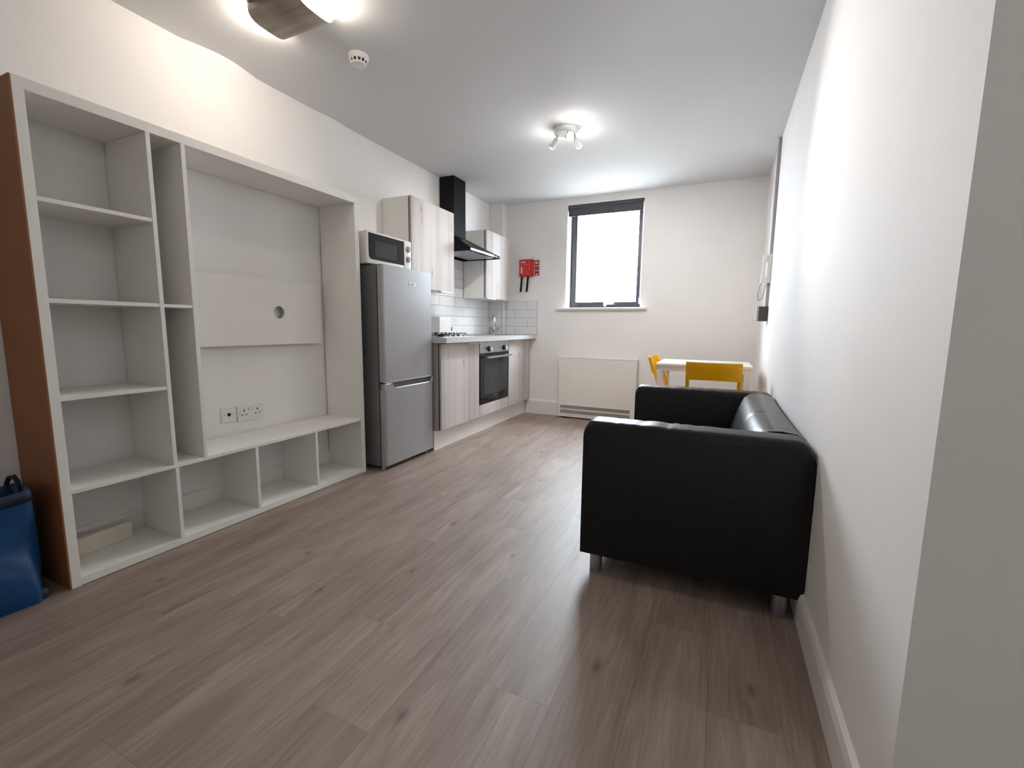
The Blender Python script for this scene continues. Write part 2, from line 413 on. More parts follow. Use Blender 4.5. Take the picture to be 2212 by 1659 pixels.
for q in range(5200):
    d = Vector([random.gauss(0, 1) for _ in range(3)]).normalized(); r = (.45+.55*random.random()**.5)*(.94+.06*math.sin(7*d.x+5*d.z))
    c = TC+Vector((d.x*TR.x, d.y*TR.y, d.z*TR.z))*r
    d2 = Vector([random.uniform(-1, 1) for _ in range(3)]).normalized(); X, Yv, Dv = frame_of(d2)
    lf.faces.new([lf.verts.new(c+p) for p in (Dv*.085, X*.036, -Dv*.06, -X*.036)])
obj('trunk', st, M_BARK, sh, smooth=True); f_ = obj('foliage', lf, M_LEAF, sh); f_['kind'] = 'stuff'
pl = bpy.data.lights.new('window_portal', 'AREA'); pl.shape = 'RECTANGLE'; pl.size = WX1-WX0; pl.size_y = WZ1-WZ0; pl.cycles.is_portal = True
po = bpy.data.objects.new('window_portal', pl); COL.objects.link(po); po.location = (1.337, 5.26, (WZ0+WZ1)/2); po.rotation_euler = (-PI/2, 0, 0)

# ------------------------------------------------------------------ shelving unit
XS = .3207
su = thing('shelving_unit', 'tall white open shelving unit with a television bay and brown outer side', 'shelving unit', (.16, 1.57, 0))
def bx(nm, *a, M=M_WHITE, par=su, bev=.0012): return obj(nm, B(a, bev=bev, seg=1), M, par)
YA, YB = .766, 2.370; ZT = 1.820
bx('side_panel', .012, XS, YA, .797, 0, ZT)
obj('side_cladding', B((.012, XS-.001, YA-.005, YA, 0, 1.858)), M_BROWN, su)['label'] = 'brown outer face'
bx('side_panel', .012, XS, 2.334, YB, 0, ZT)
bx('top_panel', .006, XS, YA, YB, ZT, 1.860)
bx('base_panel', .02, XS, .797, 2.334, 0.002, .035)
bx('bench_shelf', .016, XS, .797, 2.334, .373, .390)
bx('divider', .006, XS, 1.155, 1.172, .390, ZT); bx('divider', .006, XS, 1.290, 1.308, .390, ZT)
for a, b in ((1.160, 1.176), (1.551, 1.568), (1.946, 1.963)): bx('divider', .02, XS, a, b, .035, .373)
for z in (.735, 1.099, 1.456): bx('shelf', .006, XS-.002, .797, 1.155, z, z+.016)
bx('shelf', .006, XS-.002, 1.172, 1.290, 1.099, 1.114)
# television panel with a round cable hole
bm = bmesh.new(); px0, px1 = .030, .048; y0, y1, z0, z1 = 1.308, 2.272, .905, 1.296; hy, hz, hr = 1.955, 1.103, .040
n = 32; outer = []
for i in range(n):
    a = 2*PI*i/n+PI/n; c, s = math.cos(a), math.sin(a); t = min((y1-hy if c > 0 else hy-y0)/max(abs(c), 1e-6), (z1-hz if s > 0 else hz-z0)/max(abs(s), 1e-6))
    outer.append((hy+c*t, hz+s*t))
def nearest(q): return min(range(n), key=lambda i: (outer[i][0]-q[0])**2+(outer[i][1]-q[1])**2)
for q in ((y0, z0), (y1, z0), (y1, z1), (y0, z1)): outer[nearest(q)] = q
def rg(x, pts): return [bm.verts.new((x, p[0], p[1])) for p in pts]
inner = [(hy+hr*math.cos(2*PI*i/n+PI/n), hz+hr*math.sin(2*PI*i/n+PI/n)) for i in range(n)]
A0, A1, I0, I1 = rg(px0, outer), rg(px1, outer), rg(px0, inner), rg(px1, inner)
for i in range(n):
    j = (i+1) % n
    for f in ((A1[i], A1[j], I1[j], I1[i]), (A0[i], I0[i], I0[j], A0[j]), (A0[i], A0[j], A1[j], A1[i]), (I0[i], I1[i], I1[j], I0[j])): bm.faces.new(f)
tvp = obj('television_panel', bm, M_WHITE, su)
for y in (1.32, 2.21): obj('batten', B((.001, .030, y, y+.04, .95, 1.27)), M_WHITE, su)

def screw(bm, x, y, z): cyl((x, y, z), (x+.0012, y, z), .003, 10, bm)
so = thing('aerial_socket', 'white single wall plate with one round aerial hole', 'socket', (.005, 1.622, .51))
obj('plate', B((.0, .010, 1.578, 1.664, .468, .556), bev=.003), M_WPLAS, so)
obj('aerial_hole', revolve(bmesh.new(), (.010, 1.621, .512), (1, 0, 0), [(.010, 0), (.010, .003), (.006, .003), (.006, .001)], 16), M_BLACK, so)
for y in (1.594, 1.648): sc = bmesh.new(); screw(sc, .010, y, .512); obj('screw', sc, M_GPLAS, so)
so = thing('power_socket', 'white double power socket beside the aerial plate', 'socket', (.005, 1.753, .505))
obj('plate', B((.0, .011, 1.672, 1.836, .458, .552), bev=.003), M_WPLAS, so)
for yc in (1.712, 1.796):
    for dy, z, hw, hh in ((0, .520, .003, .007), (-.013, .495, .005, .0025), (.013, .495, .005, .0025)):
        obj('pin_hole', B((.0105, .0118, yc+dy-hw, yc+dy+hw, z-hh, z+hh)), M_BLACK, so)
for y in (1.684, 1.826): sc = bmesh.new(); screw(sc, .011, y, .505); obj('screw', sc, M_GPLAS, so)
for yc in (1.744, 1.764): obj('switch', B((.011, .0155, yc-.007, yc+.007, .518, .538), bev=.001), M_WPLAS, so)
o = obj('timber_offcut', B((.095, .125, .70+.10, 1.075, .0355, .112), bev=.002), M_TIMBER)
for v in o.data.vertices: v.co.x += (v.co.y-.8)*-.10
tag(o, 'short offcut of white painted timber lying in the bottom compartment', 'timber')

# ------------------------------------------------------------------ blue bag
bag = thing('shopping_bag', 'large blue woven plastic bag slumped beside the brown shelving side', 'bag', (.17, .60, 0))
bm = bmesh.new(); nz, na = 12, 36; rows = []
for j in range(nz+1):
    t = j/nz; row = []
    for i in range(na):
        a = 2*PI*i/na; c, s = math.cos(a), math.sin(a)
        hx = .150*(1-.03*math.sin(PI*t))+.008*math.sin(3*a+5*t)+.006*math.sin(9*t+2*a); hy_ = .105*(1+.05*math.sin(PI*t))+.006*math.sin(4*a+7*t)
        e = .45
        x = .168+hx*math.copysign(abs(c)**e, c)+.012*math.sin(8*t); y = .600+hy_*math.copysign(abs(s)**e, s)
        z = .001+.400*t+(.03*math.sin(a*1.0+1.0)*t)
        row.append(bm.verts.new((x, y, z)))
    rows.append(row)
for a_, b_ in zip(rows, rows[1:]):
    for i in range(na): bm.faces.new((a_[i], a_[(i+1) % na], b_[(i+1) % na], b_[i]))
bm.faces.new(rows[0])
bb = obj('bag_body', bm, M_BAG, bag, smooth=True, sharp=60)
sol = bb.modifiers.new('thick', 'SOLIDIFY'); sol.thickness = .003; sol.offset = -1
bm = bmesh.new(); a_ = []
for i in range(na):
    v = rows and None
def loop_pts(t, ex):
    pts = []
    for i in range(na):
        a = 2*PI*i/na; c, s = math.cos(a), math.sin(a); e = .45
        hx = .150*(1-.03*math.sin(PI*t))+.008*math.sin(3*a+5*t)+.006*math.sin(9*t+2*a)+ex; hy_ = .105*(1+.05*math.sin(PI*t))+.006*math.sin(4*a+7*t)+ex
        pts.append((.168+hx*math.copysign(abs(c)**e, c)+.012*math.sin(8*t), .600+hy_*math.copysign(abs(s)**e, s), .001+.400*t+(.03*math.sin(a+1)*t)))
    return pts
for t0, t1 in ((.90, 1.0),):
    A_ = [bm.verts.new(p) for p in loop_pts(t0, .003)]; B_ = [bm.verts.new(p) for p in loop_pts(t1, .003)]
    for i in range(na): bm.faces.new((A_[i], A_[(i+1) % na], B_[(i+1) % na], B_[i]))
ob = obj('rim_band', bm, M_BAGD, bag, smooth=True); sm = ob.modifiers.new('t', 'SOLIDIFY'); sm.thickness = .002
for y in (.497, .700):
    ob = obj('carry_strap', tube([(.09, y, .36), (.078, y, .41), (.095, y+.004, .435), (.13, y+.006, .444), (.165, y+.004, .432), (.19, y, .40), (.195, y, .35)], .008, 8), M_BAGD, bag, smooth=True)
obj('crumpled_base', B((.012, .320, .490, .708, .0005, .046), bev=.02, seg=3), M_BAGD, bag, smooth=True)

# ------------------------------------------------------------------ fridge freezer and microwave
fr = thing('fridge_freezer', 'tall silver fridge freezer between the shelving unit and base units', 'fridge freezer', (.25, 2.73, 0))
FA, FB, FX = 2.432, 3.014, .452
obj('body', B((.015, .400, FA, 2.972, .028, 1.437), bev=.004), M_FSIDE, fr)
obj('door_seal', B((.398, .412, FA+.006, 2.965, .035, 1.43)), M_BLACK, fr)
def rdoor(z0, z1, notch=None):
    R = .022; pts = [(.410, FA), (FX-R, FA)]
    for i in range(1, 7): a = PI/2*i/6; pts.append((FX-R+R*math.sin(a), FA+R-R*math.cos(a)))
    for i in range(0, 7): a = PI/2*i/6; pts.append((FX-R+R*math.cos(a), FB-R+R*math.sin(a)))
    pts.append((.410, FB)); return prism(pts, 'z', z0, z1)
ud = obj('fridge_door', rdoor(.636, 1.441), M_SILVER, fr, smooth=True)
bm = rdoor(.032, .580)
obj_fd = obj('freezer_door', bm, M_SILVER, fr, smooth=True)
# top band of the freezer door with a cut-out grip
bm = prism([(FA+.001, .580), (FB-.001, .580), (FB-.001, .624), (3.005, .624), (2.972, .586), (2.552, .586), (2.512, .624), (FA+.001, .624)], 'x', .424, FX-.001)
g1 = obj('grip_surround', bm, M_SILVER, fr); obj('grip_back', B((.410, .425, FA+.001, FB-.001, .580, .624)), M_FSIDE, fr)
obj('grip_trim', tube([(FX, FA+.012, .6235), (FX, 2.512, .6235), (FX, 2.552, .586), (FX, 2.972, .586), (FX, 3.005, .6235), (FX, FB-.005, .6235)], .0028, 6), M_CHROME, fr)
obj('door_trim', B((.43, FX+.002, FA+.01, FB-.004, .630, .637), bev=.001), M_CHROME, fr)
bd = obj('badge', B((FX, FX+.002, 2.722, 2.804, 1.318, 1.342), bev=.0008), M_WPLAS, ud)
mk = bmesh.new(); yy = 2.738
for wdt, hh in ((.004, .012), (.006, .007), (.005, .008), (.006, .007), (.004, .008), (.006, .006), (.005, .007)):
    r = bmesh.ops.create_cube(mk, size=1)
    for v in r['verts']: v.co = Vector((FX+.0022+v.co.x*.0008, yy+wdt/2+v.co.y*wdt, 1.326+hh/2+v.co.z*hh))
    yy += wdt+.0016
obj('badge_mark', mk, M_DGREY, ud)
for x, y in ((.40, FA+.03), (.40, FB-.04), (.06, FA+.04), (.06, FB-.04)): obj('foot', cyl((x, y, 0), (x, y, .034), .014, 14), M_GPLAS, fr)

mw = thing('microwave', 'white microwave with black door glass standing on the fridge', 'microwave', (.19, 2.65, 1.44))
MA, MB, MX, MZ0, MZ1 = 2.408, 2.890, .352, 1.448, 1.666
obj('casing', B((.03, MX-.035, MA+.004, MB-.004, MZ0, MZ1-.004), bev=.005), M_WPLAS, mw)
dr = obj('door', B((MX-.034, MX, MA, 2.800, MZ0, MZ1), bev=.008, seg=3), M_WPLAS, mw, smooth=True)
def rrect(y0, y1, z0, z1, r, corners=(1, 1, 1, 1)):
    pts = []
    for (cy, cz, a0), on in zip(((y0+r, z0+r, PI), (y1-r, z0+r, 1.5*PI), (y1-r, z1-r, 0), (y0+r, z1-r, PI/2)), corners):
        if on: pts += [(cy+r*math.cos(a0+PI/2*i/5), cz+r*math.sin(a0+PI/2*i/5)) for i in range(6)]
        else: pts.append((cy+r*math.copysign(1, cy-(y0+y1)/2), cz+r*math.copysign(1, cz-(z0+z1)/2)))
    return pts
obj('door_glass', prism(rrect(MA+.014, 2.797, MZ0+.030, MZ1-.014, .03, (1, 0, 0, 0)), 'x', MX-.001, MX+.0025), M_BGLASS, dr)
obj('viewing_window', B((MX+.002, MX+.0035, 2.482, 2.712, 1.500, 1.608), bev=.0005), M_MGLASS, dr)
obj('control_panel', B((MX-.034, MX, 2.802, MB, MZ0, MZ1), bev=.008, seg=3), M_WPLAS, mw, smooth=True)
for z in (1.602, 1.528):
    kb = obj('dial', revolve(bmesh.new(), (MX, 2.845, z), (1, 0, 0), [(.023, 0), (.023, .004), (.019, .012), (.018, .016), (0, .016)], 24), M_GPLAS, mw, smooth=True)
    obj('dial_grip', B((MX+.016, MX+.022, 2.842, 2.848, z-.018, z+.018), bev=.001), M_WPLAS, kb)
for y in (MA+.05, MB-.05):
    for x in (.08, .29): obj('foot', cyl((x, y, 1.4372), (x, y, 1.45), .013, 12), M_BLACK, mw)

# ------------------------------------------------------------------ wall units and hood
def wall_unit(y0, y1, z0, z1, label, hand):
    t = thing('wall_cabinet', label, 'cabinet', (.14, (y0+y1)/2, z0))
    obj('carcass', B((0.002 if y0 < 4 else .008, .258, y0, y1, z0, z1), bev=.001), M_WHITE, t)
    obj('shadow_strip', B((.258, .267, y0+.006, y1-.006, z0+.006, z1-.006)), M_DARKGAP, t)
    d = obj('door', B((.267, .2852, y0+.002, y1-.002, z0+.001, z1-.001), bev=.001), M_DOORW, t)
    obj('handle', B((.262, .290, hand[0], hand[1], z0-.010, z0+.001), bev=.002), M_ALU, d)
    return t
wall_unit(2.980, 3.610, 1.335, 2.042, 'whitewashed wood wall cabinet above the fridge and microwave', (3.385, 3.59))
wall_unit(4.232, 4.838, 1.329, 2.024, 'whitewashed wood wall cabinet above the sink in the corner', (4.26, 4.46))

hd = thing('cooker_hood', 'black chimney cooker hood between the two wall cabinets', 'cooker hood', (.22, 3.92, 1.71))
obj('chimney', B((.008, .165, 3.80, 4.02, 1.885, H-.001), bev=.002), M_HOOD, hd)
bm = bmesh.new()
lo = [bm.verts.new(p) for p in ((.008, 3.62, 1.738), (.45, 3.62, 1.738), (.45, 4.222, 1.738), (.008, 4.222, 1.738))]
hi = [bm.verts.new(p) for p in ((.008, 3.80, 1.895), (.165, 3.80, 1.895), (.165, 4.02, 1.895), (.008, 4.02, 1.895))]
for i in range(4): bm.faces.new((lo[i], lo[(i+1) % 4], hi[(i+1) % 4], hi[i]))
bm.faces.new(hi); bm.faces.new(lo)
obj('canopy', bm, M_HOOD, hd)
obj('rim', B((.008, .450, 3.62, 3.632, 1.712, 1.738), (.008, .450, 4.21, 4.222, 1.712, 1.738), (.438, .450, 3.632, 4.21, 1.712, 1.738), (.008, .02, 3.632, 4.21, 1.712, 1.738)), M_HOOD, hd)
obj('front_strip', B((.4495, .4525, 3.625, 4.09, 1.717, 1.735), bev=.0008), M_STEEL, hd)
obj('switch_bar', B((.4495, .4535, 4.10, 4.16, 1.719, 1.731), bev=.001), M_CHROME, hd)
for a, b in ((3.66, 3.915), (3.928, 4.18)):
    f = obj('grease_filter', B((.10, .40, a, b, 1.716, 1.724), bev=.001), M_STEEL, hd)
    obj('filter_catch', B((.36, .385, (a+b)/2-.02, (a+b)/2+.02, 1.712, 1.717)), M_GPLAS, f)
for y in (3.74, 4.10): obj('hood_lamp', cyl((.42, y, 1.7165), (.42, y, 1.724), .016, 16), M_WPLAS, hd)

# ------------------------------------------------------------------ base units, oven, worktop
def base_unit(y0, y1, label, hand):
    t = thing('base_cabinet', label, 'cabinet', (.25, (y0+y1)/2, .165))
    obj('carcass', B((.012, .478, y0, y1, .165, .893), bev=.001), M_GPLAS if y0 < 3.5 else M_WHITE, t)
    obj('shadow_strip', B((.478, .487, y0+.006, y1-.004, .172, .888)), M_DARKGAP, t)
    d = obj('door', B((.487, .5048, y0+.008, y1-.002, .171, .886), bev=.001), M_DOORW, t)
    obj('handle', B((.480, .517, hand[0], hand[1], .871, .886), bev=.002), M_ALU, d)
base_unit(3.045, 3.692, 'whitewashed wood base cabinet between the fridge and the oven', (3.475, 3.685))
base_unit(4.340, 4.838, 'whitewashed wood base cabinet between the oven and the back wall', (4.435, 4.63))
fp = obj('end_filler', B((.300, .5045, 4.8405, D-.001, .171, .886), bev=.001), M_DOORW); tag(fp, 'narrow whitewashed filler strip closing the corner below the worktop', 'filler panel')
oh = thing('oven_housing', 'whitewashed filler panel with housing below the built-in oven', 'cabinet', (.25, 4.016, .165))
obj('carcass', B((.012, .486, 3.693, 4.339, .165, .284)), M_WHITE, oh)
obj('filler_panel', B((.487, .5048, 3.697, 4.335, .171, .283), bev=.001), M_DOORW, oh)
kp = obj('plinth', B((.43, .4457, 3.03, D-.002, .0, .164), bev=.001), M_WHITE); tag(kp, 'long white plinth board under the base cabinets', 'plinth')
ov = thing('oven', 'black and steel built-in electric oven under the worktop', 'oven', (.26, 4.016, .285))
obj('oven_body', B((.02, .490, 3.700, 4.332, .286, .892)), M_BLACK, ov)
cp = obj('control_panel', B((.490, .506, 3.703, 4.335, .776, .890), bev=.002), M_STEEL, ov)
for y in (3.885, 4.222):
    kb = obj('knob', revolve(bmesh.new(), (.506, y, .815), (1, 0, 0), [(.027, 0), (.027, .006), (.021, .010), (.019, .030), (0, .030)], 24), M_BLACK, cp, smooth=True)
    obj('knob_cap', revolve(bmesh.new(), (.5365, y, .815), (1, 0, 0), [(.021, -.012), (.021, .003), (0, .003)], 24), M_ALU, cp)
obj('vent_slot', B((.489, .496, 3.703, 4.335, .762, .776)), M_BLACK, ov)
od = obj('oven_door', B((.490, .510, 3.702, 4.333, .290, .760), bev=.002), M_BGLASS, ov)
obj('door_window', B((.5098, .5112, 3.775, 4.285, .370, .690), bev=.0005), M_MGLASS, od)
obj('oven_handle', B((.540, .556, 3.775, 4.315, .727, .747), (.510, .545, 3.79, 3.81, .73, .744), (.510, .545, 4.28, 4.30, .73, .744), bev=.002), M_STEEL, od)
mk = bmesh.new()
for i in range(7):
    r = bmesh.ops.create_cube(mk, size=1); y = 4.0+i*.0085
    for v in r['verts']: v.co = Vector((.5108+v.co.x*.0008, y+v.co.y*.005, .342+.003*math.sin(i/6*PI)+v.co.z*(.006+.003*(i % 2))))
obj('maker_mark', mk, M_GPLAS, od)
WY = 3.020
zt_, zb_ = .9365, .895
bm = prism([(.0075, WY), (.5803, WY), (.5803, 4.22), (.0075, 4.22)], 'z', zb_, zt_)
prism([(.46, 4.22), (.5803, 4.22), (.5803, 4.58), (.46, 4.58)], 'z', zb_, zt_, bm); prism([(.0075, 4.22), (.14, 4.22), (.14, 4.58), (.0075, 4.58)], 'z', zb_, zt_, bm)
prism([(.0075, 4.58), (.5803, 4.58), (.5803, D-.0005), (BX+.0075, D-.0005), (BX+.0075, BY-.0075), (.0075, BY-.0075)], 'z', zb_, zt_, bm)
bmesh.ops.remove_doubles(bm, verts=bm.verts, dist=.0001)
wt = obj('worktop', bm, M_TOP); tag(wt, 'pale grey laminate worktop running from the fridge to the back wall', 'worktop')

hob = thing('gas_hob', 'stainless gas hob with black pan supports set into the worktop', 'hob', (.31, 3.34, .936))
obj('hob_plate', B((.145, .520, 3.06, 3.575, .9367, .943), bev=.002), M_STEEL, hob)
for y in (3.195, 3.44):
    bm = bmesh.new()
    for x in (.20, .29, .38, .45): tube([(x, y-.105, .944), (x, y-.105, .968), (x, y+.105, .968), (x, y+.105, .944)], .0045, 6, bm)
    for yy in (y-.06, y, y+.06): tube([(.185, yy, .944), (.185, yy, .968), (.465, yy, .968), (.465, yy, .944)], .0045, 6, bm)
    obj('pan_support', bm, M_BLACK, hob)
    for x in (.25, .41): obj('burner', revolve(bmesh.new(), (x, y, .943), (0, 0, 1), [(.036, 0), (.036, .008), (.028, .010), (.028, .016), (0, .016)], 20), M_BLACK, hob)
for i in range(4): obj('hob_knob', revolve(bmesh.new(), (.495, 3.2+.08*i, .943), (0, 0, 1), [(.015, 0), (.012, .014), (0, .014)], 14), M_CHROME, hob)

sk = thing('sink', 'stainless inset sink with drainer beside the chrome tap', 'sink', (.31, 4.3, .936))
z0, z1 = .9367, .9405
obj('sink_rim', B((.10, .50, 3.90, 4.22, z0, z1), (.10, .14, 4.22, 4.58, z0, z1), (.46, .50, 4.22, 4.58, z0, z1), (.10, .50, 4.58, 4.76, z0, z1)), M_STEEL, sk)
for i in range(6): obj('drainer_rib', B((.16+.05*i, .17+.05*i, 3.93, 4.17, z1, z1+.003)), M_STEEL, sk)
obj('bowl', B((.1405, .4595, 4.2205, 4.5795, .8955, .8985), (.1405, .1435, 4.2205, 4.5795, .8985, z0), (.4565, .4595, 4.2205, 4.5795, .8985, z0), (.1435, .4565, 4.2205, 4.2235, .8985, z0), (.1435, .4565, 4.5765, 4.5795, .8985, z0)), M_STEEL, sk)
tp = thing('kitchen_tap', 'chrome mixer tap with two levers at the back of the sink', 'tap', (.14, 4.69, .94))
tx, ty = .14, 4.69
obj('tap_base', revolve(bmesh.new(), (tx, ty, .9405), (0, 0, 1), [(.024, 0), (.024, .012), (.016, .02), (.014, .07), (.012, .085), (0, .085)], 20), M_CHROME, tp, smooth=True)
ux, uy = .52, -.85
def tq(r_, z): return (tx+ux*r_, ty+uy*r_, z)
sp = [tq(0, 1.0), tq(0, 1.06)]+[tq(.06-.06*math.cos(PI*i/10), 1.10+.055*math.sin(PI*i/10)) for i in range(0, 10)]+[tq(.122, 1.075)]
obj('spout', tube(sp, .0125, 12), M_CHROME, tp, smooth=True)
for s in (-1, 1): obj('lever', tube([(tx, ty, .975), (tx+.02, ty+s*.05, .992), (tx+.03, ty+s*.135, 1.032)], [.014, .012, .011], 10), M_CHROME, tp, smooth=True)
for s in (-1, 1): obj('swan_brace', tube([(tx+.01, ty+s*.085, 1.008), (tx+.005, ty+s*.03, 1.05)], .004, 8), M_CHROME, tp)

ts = thing('toaster', 'white two slice toaster on the worktop against the tiles', 'toaster', (.08, 3.69, .9365))
bm = prism(rrect(.025, .135, .948, 1.118, .022), 'y', 3.590, 3.785)
bmesh.ops.bevel(bm, geom=[e for e in bm.edges if len({round(v.co.y, 4) for v in e.verts}) == 1], offset=.006, segments=2, affect='EDGES')
obj('toaster_shell', bm, M_WPLAS, ts, smooth=True)
obj('bread_slot', B((.050, .066, 3.62, 3.755, 1.1165, 1.1195), (.094, .110, 3.62, 3.755, 1.1165, 1.1195)), M_BLACK, ts)
obj('lever', B((.105, .134, 3.783, 3.812, .985, 1.020), bev=.003), M_DGREY, ts)
obj('toaster_base', B((.030, .130, 3.595, 3.780, .9365, .949)), M_DGREY, ts)
obj('label_mark', B((.1348, .1356, 3.685, 3.705, .972, .976)), M_GPLAS, ts)

# ------------------------------------------------------------------ heater on the back wall
ht = thing('panel_heater', 'white storage panel heater below the window with slotted grilles', 'heater', (1.33, 4.9, .02))
HY = 4.8545
obj('casing', B((.897, 1.762, HY, D-.019, .014, .690), bev=.004), M_HEAT, ht)
obj('top_cap', B((.893, 1.766, HY-.004, D-.016, .686, .702), bev=.003), M_HEAT, ht)
for z0, z1 in ((.112, .150), (.056, .095)):
    g = obj('grille', B((.927, 1.710, HY-.0012, HY+.001, z0, z1)), M_DARKGAP, ht)
    sl = B(*[(.927+i*.0087,   .927+i*.0087+.0026, HY-.005, HY-.001, z0, z1) for i in range(90)], (.922, 1.715, HY-.006, HY-.001, z1, z1+.005), (.922, 1.715, HY-.006, HY-.001, z0-.005, z0))
    s_ = obj('grille_slats', sl, M_HEAT, g); s_['kind'] = 'stuff'
for x in (.96, 1.70): obj('foot', B((x-.02, x+.02, HY+.02, D-.03, 0, .016)), M_DGREY, ht)

# ------------------------------------------------------------------ fire blanket
fb = thing('fire_blanket', 'red wall box holding a fire blanket with black pull straps', 'fire blanket', (.447, 4.93, 1.61))
bxr = obj('blanket_case', B((.361, .535, 4.905, D, 1.613, 1.806), bev=.010, seg=3), M_RED, fb, smooth=True)
for x, dx in ((.397, -.017), (.473, -.016)):
    bm = prism([(x-.012, 1.618), (x+.012, 1.618), (x+dx+.012, 1.436), (x+dx-.012, 1.436)], 'y', 4.914, 4.919); obj('pull_strap', bm, M_STRAP, fb)
text('FIRE', .034, M_PRINT, fb, (.384, 4.9045, 1.762), ROT_FY); text('BLANKET', .026, M_PINK, fb, (.384, 4.9045, 1.736), ROT_FY)
obj('instruction_label', B((.386, .403, 4.9035, 4.9055, 1.648, 1.722)), M_PRINT, bxr)
for i in range(5): obj('print_line', B((.415, .415+.06-.012*(i % 3), 4.904, 4.9055, 1.716-.014*i, 1.719-.014*i)), M_PINK, bxr)
obj('print_bar', B((.488, .498, 4.904, 4.9055, 1.69, 1.79)), M_PINK, bxr); obj('print_bar', B((.371, .377, 4.904, 4.9055, 1.65, 1.75)), M_PINK, bxr)
obj('print_line', B((.40, .49, 4.904, 4.9055, 1.640, 1.646)), M_PINK, bxr)
sg = thing('safety_sign', 'small red and white safety notice beside the fire blanket', 'sign', (.573, 4.948, 1.62))
obj('backing', B((.538, .604, 4.945, 4.9515, 1.616, 1.800)), M_PRINT, sg)
for z0, z1 in ((1.735, 1.795), (1.683, 1.727), (1.622, 1.674)): obj('panel', B((.543, .600, 4.9435, 4.9455, z0, z1)), M_SIGNR, sg)
obj('pictogram', revolve(bmesh.new(), (.563, 4.9435, 1.767), (0, -1, 0), [(.013, 0), (.013, .001), (.006, .001), (.006, .0012)], 16), M_PRINT, sg)
obj('pictogram', B((.585, .591, 4.942, 4.944, 1.745, 1.785)), M_PRINT, sg)
obj('pictogram', prism([(.548, 1.630), (.585, 1.630), (.585, 1.648)], 'y', 4.942, 4.944), M_PRINT, sg)
obj('print_line', B((.55, .592, 4.9425, 4.944, 1.710, 1.713), (.55, .585, 4.9425, 4.944, 1.700, 1.703)), M_PINK, sg)

# ------------------------------------------------------------------ right wall: conduit, intercom, box
cdt = obj('cable_conduit', B((W-.022, W, 4.015, 4.040, 1.604, H), bev=.002), M_GPLAS); tag(cdt, 'white surface cable trunking running from the ceiling to the intercom', 'conduit')
ic = thing('door_intercom', 'white wall intercom with handset and looped cord', 'intercom', (W-.03, 4.05, 1.385))
obj('base_plate', B((W-.026, W, 4.0, 4.095, 1.388, 1.604), bev=.003), M_WPLAS, ic)
bm = prism([(W-.058, 1.600), (W-.040, 1.600), (W-.036, 1.590), (W-.030, 1.598), (W-.024, 1.598), (W-.024, 1.552), (W-.040, 1.548), (W-.043, 1.440), (W-.024, 1.434), (W-.024, 1.390), (W-.066, 1.390), (W-.062, 1.5)], 'y', 4.008, 4.050)
obj('handset', bm, M_WPLAS, ic)
obj('coiled_cord', tube([(W-.066+.012*math.sin(PI*i/16)*0+(-.014*math.sin(PI*i/14)), 4.02+.001*i, 1.388-.13*math.sin(PI*i/28)) for i in range(15)]+[(W-.05+.0018*i, 4.034, 1.258+.01*i) for i in range(1, 13)], .005, 8), M_GPLAS, ic, smooth=True)
cd2 = obj('cable_conduit', B((W-.022, W, 4.036, 4.060, 1.211, 1.388), bev=.002), M_GPLAS); tag(cd2, 'short white cable trunking between the intercom and the grey box', 'conduit')
jb = thing('junction_box', 'small dark grey switch box below the intercom', 'switch box', (W-.04, 4.05, 1.1))
obj('box_body', B((W-.066, W, 4.0, 4.085, 1.097, 1.210), bev=.003), M_DGREY, jb)
obj('front_plate', B((W-.080, W-.064, 3.998, 4.087, 1.096, 1.212), bev=.003), M_GPLAS, jb)

# ------------------------------------------------------------------ table and chairs
tb = thing('dining_table', 'small square white dining table in the far corner', 'table', (2.43, 4.09, 0))
TX0, TX1, TY0, TY1 = 2.085, 2.784, 3.790, 4.375
obj('table_top', B((TX0, TX1, TY0, TY1, .733, .752), bev=.002), M_WPLAS, tb)
for a in ((TX0+.012, TX1-.012, TY0+.012, TY0+.03, .694, .733), (TX0+.012, TX1-.012, TY1-.03, TY1-.012, .694, .733), (TX0+.012, TX0+.03, TY0+.03, TY1-.03, .694, .733), (TX1-.03, TX1-.012, TY0+.03, TY1-.03, .694, .733)):
    obj('apron', B(a), M_WPLAS, tb)
for x in (TX0+.010, TX1-.055):
    for y in (TY0+.010, TY1-.055): obj('leg', B((x, x+.045, y, y+.045, 0, .733), bev=.002), M_WPLAS, tb)

